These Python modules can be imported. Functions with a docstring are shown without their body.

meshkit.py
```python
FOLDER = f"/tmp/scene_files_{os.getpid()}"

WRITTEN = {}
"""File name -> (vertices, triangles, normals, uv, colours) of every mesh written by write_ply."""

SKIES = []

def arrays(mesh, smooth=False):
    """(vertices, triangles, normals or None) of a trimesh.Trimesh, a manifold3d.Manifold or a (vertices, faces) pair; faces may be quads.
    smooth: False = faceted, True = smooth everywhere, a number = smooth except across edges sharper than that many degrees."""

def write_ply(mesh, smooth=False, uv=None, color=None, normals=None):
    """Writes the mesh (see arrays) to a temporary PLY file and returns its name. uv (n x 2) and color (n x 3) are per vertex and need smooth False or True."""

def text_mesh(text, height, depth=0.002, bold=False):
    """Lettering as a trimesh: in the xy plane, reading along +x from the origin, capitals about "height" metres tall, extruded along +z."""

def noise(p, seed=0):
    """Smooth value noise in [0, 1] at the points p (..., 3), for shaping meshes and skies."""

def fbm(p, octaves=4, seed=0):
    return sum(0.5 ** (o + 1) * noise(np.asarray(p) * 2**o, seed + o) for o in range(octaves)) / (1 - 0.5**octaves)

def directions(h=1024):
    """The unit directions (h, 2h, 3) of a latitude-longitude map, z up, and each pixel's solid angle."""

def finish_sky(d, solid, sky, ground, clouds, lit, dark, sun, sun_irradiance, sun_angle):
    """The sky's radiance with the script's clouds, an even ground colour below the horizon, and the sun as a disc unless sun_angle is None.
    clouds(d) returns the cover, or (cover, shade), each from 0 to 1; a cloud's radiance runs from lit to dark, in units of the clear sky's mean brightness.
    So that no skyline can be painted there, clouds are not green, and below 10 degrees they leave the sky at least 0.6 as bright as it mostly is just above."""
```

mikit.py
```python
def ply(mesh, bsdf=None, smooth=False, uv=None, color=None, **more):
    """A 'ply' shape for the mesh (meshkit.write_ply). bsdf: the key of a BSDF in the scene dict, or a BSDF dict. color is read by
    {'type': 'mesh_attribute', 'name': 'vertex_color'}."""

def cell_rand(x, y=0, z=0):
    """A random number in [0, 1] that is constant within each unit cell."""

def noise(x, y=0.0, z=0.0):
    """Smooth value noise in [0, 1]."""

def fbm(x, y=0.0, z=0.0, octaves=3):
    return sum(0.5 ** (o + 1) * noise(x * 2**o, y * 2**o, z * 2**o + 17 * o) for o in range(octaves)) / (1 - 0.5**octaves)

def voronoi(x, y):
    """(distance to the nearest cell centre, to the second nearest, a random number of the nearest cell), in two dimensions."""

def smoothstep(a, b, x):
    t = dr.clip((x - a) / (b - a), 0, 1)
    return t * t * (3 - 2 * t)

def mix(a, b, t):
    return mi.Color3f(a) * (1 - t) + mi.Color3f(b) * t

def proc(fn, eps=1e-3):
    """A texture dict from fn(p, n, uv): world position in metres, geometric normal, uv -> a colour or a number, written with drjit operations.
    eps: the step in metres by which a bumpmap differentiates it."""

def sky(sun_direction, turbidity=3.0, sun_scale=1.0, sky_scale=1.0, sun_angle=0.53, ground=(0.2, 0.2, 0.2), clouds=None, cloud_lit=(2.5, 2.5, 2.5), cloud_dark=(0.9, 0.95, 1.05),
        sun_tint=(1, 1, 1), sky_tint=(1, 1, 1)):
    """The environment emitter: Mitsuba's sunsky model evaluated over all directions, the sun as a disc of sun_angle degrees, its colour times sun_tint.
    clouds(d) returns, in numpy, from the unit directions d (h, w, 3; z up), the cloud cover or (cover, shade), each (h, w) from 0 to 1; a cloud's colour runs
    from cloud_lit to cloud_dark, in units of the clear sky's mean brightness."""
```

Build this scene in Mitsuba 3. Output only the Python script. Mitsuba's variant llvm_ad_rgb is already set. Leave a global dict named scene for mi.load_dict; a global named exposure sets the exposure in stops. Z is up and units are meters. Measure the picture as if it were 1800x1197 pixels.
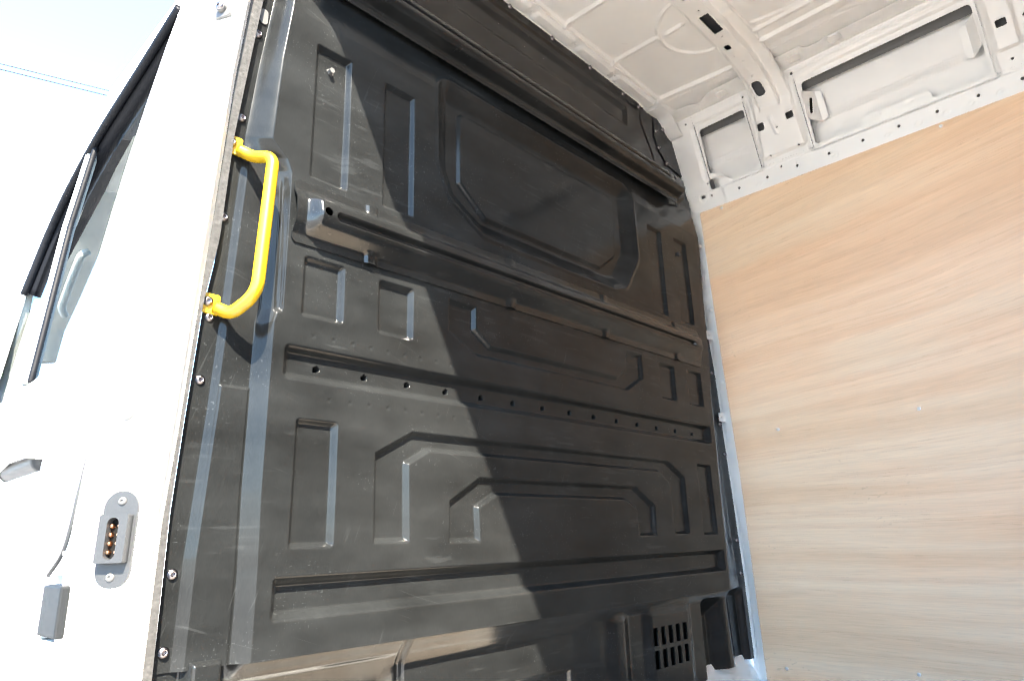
import math
import numpy as np, trimesh, mitsuba as mi, drjit as dr, mikit
from mikit import proc, noise, fbm, smoothstep, mix, cell_rand
from shapely.geometry import Polygon, Point
from shapely import affinity

T = mi.ScalarTransform4f
# ------------------------------------------------------------------ camera, sky, exposure
EYE = np.array([-1.296, -1.08, 1.25])
AHEAD = np.array([0.69750764, 0.65907744, 0.28124724])
UP = -np.array([0.18232479, 0.2163379, -0.95914315])
SUN = np.array([-0.4735, -0.70, 1.0])
exposure = 4.88
scene, labels = {}, {}
scene['camera'] = {'type': 'perspective', 'fov': 73.74, 'fov_axis': 'x', 'near_clip': 0.02, 'far_clip': 2000.0,
                   'to_world': T().look_at(origin=EYE.tolist(), target=(EYE + AHEAD).tolist(), up=UP.tolist())}
def veil(d):
    """Thin high cloud over the whole sky."""
    x, y, z = d[..., 0], d[..., 1], np.maximum(d[..., 2], 0.05)
    a, b = x / z, y / z
    w = 0.5 + 0.25 * np.sin(a * 1.3 + 0.7 * np.sin(b * 0.9)) + 0.25 * np.sin(b * 1.1 + 0.6 * np.sin(a * 1.7 + 1.0))
    c = d @ (SUN / np.linalg.norm(SUN))
    aureole = np.exp(-np.degrees(np.arccos(np.clip(c, -1, 1))) / 16.0)   # forward scattering of thin cloud
    tau = 0.004 + 0.012 * w                                              # seen through more air, the veil is denser towards the horizon
    return np.clip(1 - np.exp(-tau / np.maximum(d[..., 2], 0.06)) + 0.5 * aureole, 0, 1), 0.0 * w
scene['sky'] = mikit.sky(SUN, turbidity=3.0, ground=(0.3, 0.29, 0.27), clouds=veil, sun_scale=1.0, cloud_lit=(3.0, 3.0, 3.05), sun_tint=(0.93, 1.0, 1.09), sky_tint=(0.82, 0.97, 1.02))

# ------------------------------------------------------------------ materials
def two(b): return {'type': 'twosided', 'bsdf': b}
def pr(c, r, spec=0.5, **k):
    base = c if isinstance(c, dict) else {'type': 'rgb', 'value': list(c)}
    return {'type': 'principled', 'base_color': base, 'roughness': r, 'specular': spec, **k}

def flecks(u, v, size, keep):
    """Small irregular specks: 1 inside a speck."""
    a, b, w = mikit.voronoi(u / size, v / size)
    return dr.select(w > keep, 1 - smoothstep(0.08, 0.20, a), 0.0)

def panel_colour(p, n, uv):
    x, z = p.x, p.z
    fine = noise(x * 900, z * 240, 3.1)
    haze = fbm(x * 9, z * 14, 1.7, 4)
    wipe = fbm(x * 16 + z * 5, z * 130, 5.2, 3)
    t = 0.0044 + 0.0160 * haze + 0.0026 * fine
    t = t * (0.70 + 0.60 * fbm(x * 5 + z * 2, z * 26, 33.0, 3))
    scuff = smoothstep(0.60, 0.74, wipe) * smoothstep(0.50, 0.66, fbm(x * 5, z * 5, 9.0, 3))
    t = t + 0.008 * scuff
    q = x * 0.34 + z * 0.94
    r = x * 0.94 - z * 0.34
    hair = smoothstep(0.90, 0.955, noise(q * 420, r * 11, 2.0)) * smoothstep(0.56, 0.70, fbm(x * 7, z * 7, 4.0, 2))
    hair2 = smoothstep(0.91, 0.96, noise(r * 380, q * 13, 8.0)) * smoothstep(0.58, 0.72, fbm(x * 6, z * 6, 14.0, 2))
    t = t + 0.009 * hair + 0.009 * hair2
    grit = smoothstep(0.86, 0.95, noise(x * 330, z * 330, 7.0)) * smoothstep(0.54, 0.66, fbm(x * 9, z * 11, 21.0, 3))
    t = t + 0.020 * grit
    return mi.Color3f(t * 0.92, t, t * 1.05)

def panel_rough(p, n, uv):
    return mi.Float(0.08 + 0.13 * fbm(p.x * 10, p.z * 16, 4.0, 3))

def gloss_colour(p, n, uv):
    t = 0.0045 + 0.005 * fbm(p.x * 14, p.z * 18, 6.0, 3) + 0.012 * flecks(p.x, p.z, 0.016, 0.93) * smoothstep(0.55, 0.68, fbm(p.x * 7, p.z * 7, 2.0, 2))
    return mi.Color3f(t, t, t)

def wood_fn(a, b, seed, scale=1.0):
    """Oak-like rotary veneer: a along the grain, b across it."""
    wob = fbm(a * 0.75, b * 1.5, seed, 2) - 0.5
    v = b + 0.15 * wob - 0.035 * a - 0.13 * smoothstep(0.0, 1.0, b - 1.2) * a
    band = fbm(a * 0.8, v * 16, seed + 3, 3)
    lines = 0.6 * fbm(a * 2.0, v * 60, seed + 7, 3) + 0.4 * fbm(a * 3.0, v * 230, seed + 5, 2)
    fibre = 0.5 * noise(a * 14, v * 420, seed + 1) + 0.5 * noise(a * 30, v * 800, seed + 2)
    pore = smoothstep(0.76, 0.93, noise(a * 24, v * 620, seed + 9)) * smoothstep(0.45, 0.62, lines)
    c = mix((0.69, 0.555, 0.42), (0.75, 0.64, 0.515), smoothstep(0.30, 0.70, band))
    ring = noise(a * 0.35 + 3.0 * fbm(a * 0.7, b * 1.1, seed + 21, 2), v * 46.0, seed + 17)       # flowing cathedral figure
    c = mix(c, mi.Color3f(0.63, 0.475, 0.345), 0.22 * smoothstep(0.50, 0.85, ring))
    c = mix(c, mi.Color3f(0.62, 0.47, 0.345), 0.30 * smoothstep(0.52, 0.74, lines))
    c = c * (0.92 + 0.16 * fibre)
    c = mix(c, mi.Color3f(0.42, 0.30, 0.21), 0.22 * pore)
    return c

def wall_wood(p, n, uv):
    a, b = -p.y, p.z
    c = wood_fn(a, b, 4.0)
    red = smoothstep(0.50, 0.68, fbm(a * 1.1, b * 4.0, 31.0, 3))
    c = mix(c, c * mi.Color3f(1.02, 0.94, 0.89), red)
    mark = smoothstep(0.86, 0.93, noise(a * 70 + b * 30, b * 150 - a * 60, 13.0)) * smoothstep(0.62, 0.70, fbm(a * 5, b * 7, 44.0, 3))
    return mix(c, mi.Color3f(0.30, 0.25, 0.21), 0.28 * mark * smoothstep(0.5, 0.6, noise(a * 2.3, b * 2.9, 71.0))) * mi.Color3f(0.985, 0.862, 0.742)

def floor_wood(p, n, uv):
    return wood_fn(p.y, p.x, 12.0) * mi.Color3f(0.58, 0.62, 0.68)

def ground_colour(p, n, uv):
    g = fbm(p.x * 60, p.y * 60, 0.0, 3)
    s = fbm(p.x * 0.8, p.y * 0.8, 3.0, 4)
    return mix((0.22, 0.217, 0.21), (0.34, 0.335, 0.325), 0.55 * g + 0.45 * s)

def galv_colour(p, n, uv):
    t = 0.030 + 0.045 * fbm(p.x * 240, p.z * 330, 2.0, 3)
    return mi.Color3f(t, t, t * 1.01)

def dirty_white(p, n, uv):
    d = smoothstep(0.52, 0.68, fbm(p.y * 60, p.z * 60, 2.0, 3))
    return mix((0.72, 0.72, 0.70), (0.22, 0.20, 0.17), d)

def cream_colour(p, n, uv):
    s = fbm(p.x * 7, p.y * 7 + p.z * 5, 6.0, 4)
    spot = flecks(p.y + p.x * 0.7, p.z + p.x * 0.5, 0.03, 0.95) * smoothstep(0.55, 0.66, fbm(p.x * 5 + p.y * 5, p.z * 5, 2.0, 2))
    return mix(mix((0.725, 0.715, 0.69), (0.74, 0.73, 0.71), s), (0.40, 0.37, 0.33), 0.10 * spot)

scene['panel_black'] = two(pr(proc(panel_colour), proc(panel_rough), 0.25))
def rail_colour(p, n, uv): return panel_colour(p, n, uv) * 0.75
scene['rail_black'] = two(pr(proc(rail_colour), 0.15, 0.5))
scene['gloss_black'] = two(pr(proc(gloss_colour), 0.13, 0.5))
scene['flange_black'] = two(pr((0.006, 0.0063, 0.007), 0.38, 0.4))
scene['hole_black'] = two(pr((0.006, 0.006, 0.006), 0.8, 0.1))
scene['body_white'] = two(pr((0.80, 0.80, 0.79), 0.25, 0.5, clearcoat=0.6, clearcoat_gloss=0.9))
scene['inner_white'] = two(pr(proc(cream_colour), 0.24, 0.5))
scene['galvanised'] = two({'type': 'bumpmap', 'nested': {'type': 'proc', **{k: v for k, v in proc(lambda p, n, uv: fbm(p.z * 190, p.x * 90, 1.0, 2) * 0.0012, 2e-3).items() if k != 'type'}},
                           'bsdf': pr(proc(galv_colour), 0.45, 0.5)})
scene['ply_wall'] = {'type': 'twosided', 'bsdf': pr(proc(wall_wood), 0.42, 0.4)}
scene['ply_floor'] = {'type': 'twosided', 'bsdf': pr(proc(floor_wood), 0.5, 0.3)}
scene['yellow_paint'] = two(pr((0.38, 0.240, 0.006), 0.28, 0.5, clearcoat=0.5, clearcoat_gloss=0.9))
scene['steel'] = two({'type': 'roughconductor', 'material': 'Cr', 'alpha': 0.22, 'specular_reflectance': {'type': 'rgb', 'value': 0.35}})
scene['brass'] = two({'type': 'roughconductor', 'material': 'Cu', 'alpha': 0.3, 'specular_reflectance': {'type': 'rgb', 'value': [0.5, 0.45, 0.33]}})
scene['grey_plastic'] = two(pr((0.034, 0.036, 0.039), 0.5, 0.4))
scene['dark_plastic'] = two(pr((0.035, 0.038, 0.043), 0.5, 0.4))
scene['slate_plastic'] = two(pr((0.010, 0.0115, 0.013), 0.6, 0.3))
scene['rubber'] = two(pr((0.006, 0.007, 0.010), 0.6, 0.2))
scene['trim_pale'] = two(pr((0.33, 0.355, 0.335), 0.6, 0.2))
scene['trim_dark'] = two(pr((0.007, 0.008, 0.011), 0.6, 0.15))
scene['dirty'] = two(pr(proc(dirty_white), 0.6, 0.3))
scene['cap_grey'] = two(pr((0.10, 0.10, 0.10), 0.5, 0.4))
scene['ground_mat'] = two(pr(proc(ground_colour), 0.9, 0.2))
scene['cable_mat'] = two(pr((0.075, 0.068, 0.062), 0.7, 0.1))
scene['pane_glass'] = {'type': 'thindielectric', 'int_ior': 1.5}

# ------------------------------------------------------------------ helpers
def number(name):
    if name not in scene: return name
    k = 1
    while f'{name}_{k:03d}' in scene: k += 1
    return f'{name}_{k:03d}'

def add(name, mesh, mat, smooth=30, **lab):
    name = number(name)
    scene[name] = mikit.ply(mesh, mat, smooth)
    if lab: labels[name] = lab
    return name

def put(name, shape, to_world):
    name = number(name)
    scene[name] = {**shape, 'to_world': to_world}
    return name

def merge(*ms): return trimesh.util.concatenate(list(ms))

def sdf(poly, r=0.0):
    """Signed distance function of a polygon (negative inside), convex corners rounded by r."""
    pg = Polygon(poly)
    if r: pg = pg.buffer(-r, join_style=2)
    e = np.array(pg.exterior.coords)
    a, b = e[:-1], e[1:]
    lo, hi = e.min(0) - r - 0.08, e.max(0) + r + 0.08
    def f(u, v):
        u, v = np.asarray(u, float), np.asarray(v, float)
        out = np.full(u.shape, 0.08)
        m = (u > lo[0]) & (u < hi[0]) & (v > lo[1]) & (v < hi[1])
        x, y = u[m], v[m]
        d, ins = np.full(x.shape, 9.0), np.zeros(x.shape, bool)
        for (ax, ay), (bx, by) in zip(a, b):
            ex, ey = bx - ax, by - ay
            L = ex * ex + ey * ey
            if L < 1e-14: continue
            t = np.clip(((x - ax) * ex + (y - ay) * ey) / L, 0, 1)
            d = np.minimum(d, np.hypot(x - ax - t * ex, y - ay - t * ey))
            if ay != by: ins ^= ((ay > y) != (by > y)) & (x < ex * (y - ay) / ey + ax)
        out[m] = np.where(ins, -d, d) - r
        return out
    return f

def circ(cx, cy, r):
    return lambda u, v: np.hypot(np.asarray(u) - cx, np.asarray(v) - cy) - r

def sm(t):
    t = np.clip(t, 0, 1); return t * t * (3 - 2 * t)

def step(sd, w):
    """1 inside a shape, 0 outside it, over a wall of width w that starts at the shape's outline and runs inwards."""
    t = np.clip(-sd / w, 0, 1)
    return 0.35 * t + 0.65 * sm(t)

def sheet(us, vs, fn, holes=(), outline=None, thick=None):
    """A grid of (u, v) mapped by fn to space, with clean-edged holes; thick: a vector that gives the cut edges depth."""
    U, V = np.meshgrid(us, vs, indexing='ij')
    def dist(u, v):
        d = np.full(u.shape, 9.0)
        for h in holes: d = np.minimum(d, h(u, v))
        if outline is not None: d = np.minimum(d, -outline(u, v))
        return d
    n, m = U.shape
    if holes or outline is not None:
        cell = np.maximum(np.abs(np.gradient(np.asarray(us, float)))[:, None], np.abs(np.gradient(np.asarray(vs, float)))[None, :])
        for _ in range(3):
            D = dist(U, V)
            e = 1e-5
            gu, gv = (dist(U + e, V) - D) / e, (dist(U, V + e) - D) / e
            near = (np.abs(D) < 0.62 * cell)
            U, V = np.where(near, U - D * gu, U), np.where(near, V - D * gv, V)
    i, j = np.meshgrid(np.arange(n - 1), np.arange(m - 1), indexing='ij')
    a, b, c, d = (i * m + j).ravel(), ((i + 1) * m + j).ravel(), ((i + 1) * m + j + 1).ravel(), (i * m + j + 1).ravel()
    F = np.vstack([np.c_[a, b, c], np.c_[a, c, d]])
    if holes or outline is not None:
        uf, vf = U.ravel()[F].mean(1), V.ravel()[F].mean(1)
        F = F[dist(uf, vf) > -1e-6]
    P = np.stack(fn(U.ravel(), V.ravel()), -1)
    if thick is not None:
        E = np.vstack([F[:, [0, 1]], F[:, [1, 2]], F[:, [2, 0]]])
        key = np.sort(E, 1)
        _, inv, cnt = np.unique(key[:, 0].astype(np.int64) * len(P) + key[:, 1], return_inverse=True, return_counts=True)
        B = E[cnt[inv] == 1]
        k = len(P)
        ids = np.unique(B)
        new = np.full(k, -1); new[ids] = k + np.arange(len(ids))
        dup = np.full(k, -1); dup[ids] = k + len(ids) + np.arange(len(ids))
        P = np.vstack([P, P[ids], P[ids] + np.asarray(thick)])
        F = np.vstack([F, np.c_[new[B[:, 1]], new[B[:, 0]], dup[B[:, 0]]], np.c_[new[B[:, 1]], dup[B[:, 0]], dup[B[:, 1]]]])
    mesh = trimesh.Trimesh(P, F, process=False)
    mesh.remove_unreferenced_vertices()
    return mesh

def tube(path, radius, sides=16, cap=True, flat=1.0):
    p = np.asarray(path, float)
    t = np.gradient(p, axis=0); t /= np.linalg.norm(t, axis=1, keepdims=True)
    up = np.array([0, 0, 1.0]) if abs(t[0, 2]) < 0.9 else np.array([0, 1.0, 0])
    nrm = np.cross(t[0], up); nrm /= np.linalg.norm(nrm)
    rings = []
    R = np.broadcast_to(radius, (len(p),))
    ang = np.arange(sides) * 2 * np.pi / sides
    for k in range(len(p)):
        nrm = nrm - t[k] * (nrm @ t[k]); nrm /= np.linalg.norm(nrm)
        bi = np.cross(t[k], nrm)
        rings.append(p[k] + R[k] * (np.cos(ang)[:, None] * nrm + flat * np.sin(ang)[:, None] * bi))
    v = np.vstack(rings)
    i, j = np.meshgrid(np.arange(len(p) - 1), np.arange(sides), indexing='ij')
    i, j = i.ravel(), j.ravel()
    q = np.c_[i * sides + j, i * sides + (j + 1) % sides, (i + 1) * sides + (j + 1) % sides, (i + 1) * sides + j]
    f = np.vstack([q[:, [0, 1, 2]], q[:, [0, 2, 3]]])
    if cap:
        k = len(v); v = np.vstack([v, p[:1], p[-1:]])
        a = np.arange(sides); b = (a + 1) % sides; L = (len(p) - 1) * sides
        f = np.vstack([f, np.c_[np.full(sides, k), b, a], np.c_[np.full(sides, k + 1), L + a, L + b]])
    return trimesh.Trimesh(v, f, process=False)

def round_path(pts, r, n=8):
    """A polyline with its corners rounded by radius r."""
    pts = [np.asarray(p, float) for p in pts]
    out = [pts[0]]
    for a, b, c in zip(pts[:-2], pts[1:-1], pts[2:]):
        u, w = a - b, c - b
        lu, lw = np.linalg.norm(u), np.linalg.norm(w)
        d = min(r, 0.49 * lu, 0.49 * lw)
        s, e = b + u / lu * d, b + w / lw * d
        for t in np.linspace(0, 1, n + 1):
            out.append((1 - t) ** 2 * s + 2 * t * (1 - t) * b + t * t * e)
    out.append(pts[-1])
    return np.array(out)

def dense(p, stepsize):
    p = np.asarray(p, float)
    L = np.r_[0, np.cumsum(np.linalg.norm(np.diff(p, axis=0), axis=1))]
    n = max(2, int(L[-1] / stepsize))
    s = np.unique(np.r_[np.linspace(0, L[-1], n), L])
    return np.stack([np.interp(s, L, p[:, k]) for k in range(p.shape[1])], 1)

def lathe(profile, n=24):
    """Profile of (radius, height) turned about +z."""
    pr_ = np.asarray(profile, float)
    return trimesh.creation.revolve(pr_, sections=n)

def bbox(lo, hi, r=0.0):
    lo, hi = np.asarray(lo, float), np.asarray(hi, float)
    if not r:
        b = trimesh.creation.box(hi - lo); b.apply_translation((lo + hi) / 2); return b
    c = np.array([[x, y, z] for x in (lo[0], hi[0]) for y in (lo[1], hi[1]) for z in (lo[2], hi[2])])
    s = np.sign(c - (lo + hi) / 2)
    pts = []
    for k in range(3):
        o = np.full(3, r); o[k] = 0
        pts.append(c - s * o)
        for a in (0.293,):
            pts.append(c - s * np.where(o > 0, r * a, 0.0) - s * np.array([0 if q != k else r * a for q in range(3)]))
    return trimesh.convex.convex_hull(np.vstack(pts))

def prism(poly, frame, depth):
    """Extrude a shapely polygon; frame: 4x4 that takes (u, v, depth) to space."""
    m = trimesh.creation.extrude_polygon(poly, depth)
    m.apply_transform(frame)
    return m

def frame(o, u, v):
    u, v = np.asarray(u, float), np.asarray(v, float)
    u = u / np.linalg.norm(u); w = np.cross(u, v); w /= np.linalg.norm(w); v = np.cross(w, u)
    M = np.eye(4); M[:3, 0], M[:3, 1], M[:3, 2], M[:3, 3] = u, v, w, o
    return M

def place(o, axis):
    """Transform whose +z points along axis."""
    a = np.asarray(axis, float) / np.linalg.norm(axis)
    h = np.array([0, 0, 1.0]) if abs(a[2]) < 0.9 else np.array([0, 1.0, 0])
    u = np.cross(h, a); u /= np.linalg.norm(u); v = np.cross(a, u)
    M = np.eye(4); M[:3, 0], M[:3, 1], M[:3, 2], M[:3, 3] = u, v, a, o
    return T(M.tolist())

I = np.interp
CX = 0.0275                                    # the van's centre line
def x_ext(z): return I(z, [0.35, 0.8, 1.226, 1.304, 1.396, 1.64, 1.78, 1.99, 2.17, 2.29, 2.6, 2.75, 2.79], [-0.985, -1.0, -1.0, -0.997, -0.992, -0.977, -0.963, -0.941, -0.92, -0.905, -0.86, -0.80, -0.76])
def x_fl(z): return -0.0066 + I(z, [0.80, 1.075, 1.309, 1.452, 1.634, 1.761, 1.965, 2.2, 2.333, 2.62, 2.76], [-0.886, -0.880, -0.880, -0.873, -0.863, -0.846, -0.838, -0.815, -0.802, -0.765, -0.745])
def x_fr(z): return I(z, [0.80, 0.83, 1.078, 1.439, 1.828, 2.062, 2.384, 2.591, 2.76], [1.020, 1.016, 1.012, 0.985, 0.966, 0.938, 0.920, 0.862, 0.818])
def x_pinch(z): return I(z, [0.75, 1.08, 1.29, 1.42, 1.578, 1.807, 2.08, 2.285, 2.6], [-0.905, -0.900, -0.896, -0.887, -0.879, -0.867, -0.855, -0.839, -0.80])
def x_wood(z): return I(z, [0.7, 0.809, 1.452, 1.934, 2.409, 2.5], [0.980, 0.978, 0.963, 0.925, 0.897, 0.885])

# ------------------------------------------------------------------ ground
g = sheet(np.linspace(-600, 600, 25), np.linspace(-600, 600, 25), lambda u, v: (u, v, np.full_like(u, 0.35)))
add('ground', g, 'ground_mat', False, kind='structure')

# ------------------------------------------------------------------ bulkhead: main pressed panel
labels['bulkhead'] = {'label': 'black pressed steel bulkhead closing the front of the load bay', 'category': 'bulkhead'}
def mirror(p): return [(2 * CX - x, z) for x, z in p][::-1]
WINDOW = [(-0.384, 2.10), (-0.384, 2.345), (0.437, 2.345), (0.437, 2.09), (0.36, 1.975), (0.30, 1.955), (-0.24, 1.955), (-0.35, 2.02)]
PANE = [(-0.305, 2.085), (-0.302, 2.275), (-0.288, 2.287), (0.352, 2.287), (0.366, 2.27), (0.345, 2.075), (0.262, 2.013), (-0.215, 2.013)]
TALL = [(-0.706, 1.935), (-0.621, 1.933), (-0.621, 2.243), (-0.706, 2.243)]
TALL2 = [(-0.537, 1.931), (-0.453, 1.931), (-0.453, 2.236), (-0.537, 2.236)]
MID = [(-0.708, 1.652), (-0.618, 1.652), (-0.618, 1.772), (-0.708, 1.772)]
MID2 = [(-0.540, 1.652), (-0.449, 1.652), (-0.449, 1.768), (-0.540, 1.768)]
CUP = [(-0.353, 1.771), (-0.353, 1.695), (-0.269, 1.651), (0.324, 1.651), (0.411, 1.697), (0.409, 1.773), (0.328, 1.773), (0.323, 1.717), (0.276, 1.686), (-0.222, 1.686), (-0.269, 1.717), (-0.268, 1.770)]
CHANNEL = [(-0.736, 1.532), (0.788, 1.532), (0.788, 1.597), (-0.736, 1.597)]
POST = [(-0.706, 1.248), (-0.620, 1.248), (-0.620, 1.467), (-0.706, 1.467)]
ARCH = [(-0.538, 1.252), (-0.539, 1.418), (-0.450, 1.466), (0.505, 1.466), (0.594, 1.421), (0.593, 1.252), (0.508, 1.252), (0.507, 1.397), (0.456, 1.427), (-0.405, 1.427), (-0.456, 1.399), (-0.453, 1.252)]
ARCH2 = [(-0.356, 1.248), (-0.354, 1.333), (-0.267, 1.384), (0.323, 1.385), (0.414, 1.335), (0.412, 1.250), (0.327, 1.250), (0.322, 1.322), (0.273, 1.344), (-0.216, 1.344), (-0.268, 1.318), (-0.266, 1.248)]
FOOT = [(-0.730, 1.137), (0.789, 1.138), (0.786, 1.206), (-0.730, 1.206)]
RECESS = [(POST, .011, .010, .008), (mirror(POST), .011, .010, .006), (TALL, .011, .010, .006), (mirror(TALL), .010, .009, .006), (TALL2, .010, .009, .006), (mirror(TALL2), .010, .009, .006),
          (MID, .011, .011, .009), (mirror(MID), .010, .009, .006), (MID2, .011, .011, .009), (mirror(MID2), .010, .009, .006), (CUP, .010, .010, .002), (CHANNEL, .017, .016, .012),
          (ARCH, .011, .011, .003), (ARCH2, .011, .011, .003), (FOOT, .018, .016, .010)]
RECESS = [(sdf(p, r), d, w) for p, d, w, r in RECESS]
S_WIN, S_PANE = sdf(WINDOW, .05), sdf(PANE, .012)
HOLES = [(-0.662 + k * 0.10438, 1.5615) for k in range(14)]
DIMPLES = [(-0.679 + 0.0415 * k, 1.619) for k in range(9)] + [(-0.64 + 0.043 * k, 1.505) for k in range(9)]

def edge_left(z): return I(z, [1.0, 1.22, 1.34, 1.50, 1.63, 1.655, 1.83, 1.93, 1.955, 1.985, 2.17, 2.285, 2.45], [-0.757, -0.756, -0.759, -0.759, -0.757, -0.750, -0.747, -0.742, -0.752, -0.784, -0.775, -0.763, -0.745])
def ramp(t):
    t = np.clip(t, 0, 1); return 0.7 * t + 0.3 * sm(t)
def panel_h(x, z):
    """How far the panel stands towards the load bay, in metres."""
    top = sm((z - 1.93) / 0.05)                                  # above the hand pocket the edge is one wide bevel
    el = edge_left(z)
    lower = I(z, [0.9, 1.24, 1.47, 1.82, 2.0, 2.5], [-0.862, -0.857, -0.843, -0.828, -0.82, -0.79])
    lower = lower - 0.004
    a0 = -0.030 + 0.008 * ramp((x - lower) / 0.011)
    a = a0 + (0.0 - a0) * ramp((x - (el - 0.025)) / 0.025)
    lip = 0.003 * sm((1.512 - z) / 0.004) * (x < el - 0.026) * (x > lower + 0.012)
    a = a + lip
    bl = I(z, [1.9, 1.99, 2.15, 2.34, 2.5], [-0.822, -0.818, -0.803, -0.782, -0.765])
    b = -0.030 + 0.030 * ramp((x - bl + 0.006) / np.maximum(el - bl + 0.006, 0.01))
    h = a * (1 - top) + b * top
    er = I(z, [1.0, 1.27, 1.5, 1.69, 1.80, 1.98, 2.22, 2.4], [0.800, 0.803, 0.812, 0.818, 0.835, 0.842, 0.858, 0.858])
    ef = np.maximum(x_fr(z) - 0.062, er + 0.03)
    t = np.clip((x - er) / (ef - er), 0, 1)
    h = h + (-0.045) * (0.75 * t + 0.25 * sm(t))
    h = h - 0.16 * np.clip(z - 2.297, 0, 0.12) * sm((x + 0.80) / 0.08)
    # shallow pocket behind the grab handle, at the foot of the bevel
    h = h - 0.006 * sm((x + 0.757) / 0.004) * sm((-0.742 - x) / 0.006) * sm((z - 1.648) / 0.012) * sm((1.93 - z) / 0.03)
    for s, d, w in RECESS: h = h - d * step(s(x, z), w)
    sw = S_WIN(x, z)
    h = h - 0.030 * step(sw, 0.050) + 0.0025 * sm(1 - np.abs(sw - 0.002) / 0.010) + 0.010 * step(S_PANE(x, z), 0.010)
    for hx, hz in HOLES:
        m = (np.abs(x - hx) < .012) & (np.abs(z - hz) < .012)
        h[m] -= 0.035 * (np.maximum(np.abs(x[m] - hx), np.hypot(x[m] - hx, z[m] - hz)) < 0.0052)
    for hx, hz in DIMPLES:
        m = (np.abs(x - hx) < .008) & (np.abs(z - hz) < .008)
        h[m] -= 0.0014 * sm(1 - np.hypot(x[m] - hx, z[m] - hz) / 0.006)
    # sheet metal is never quite flat
    h = h + 0.0012 * np.sin(x * 7.1 + 1.0) * np.sin(z * 5.3) + 0.0005 * np.sin(x * 23 + z * 17)
    return h

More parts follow.
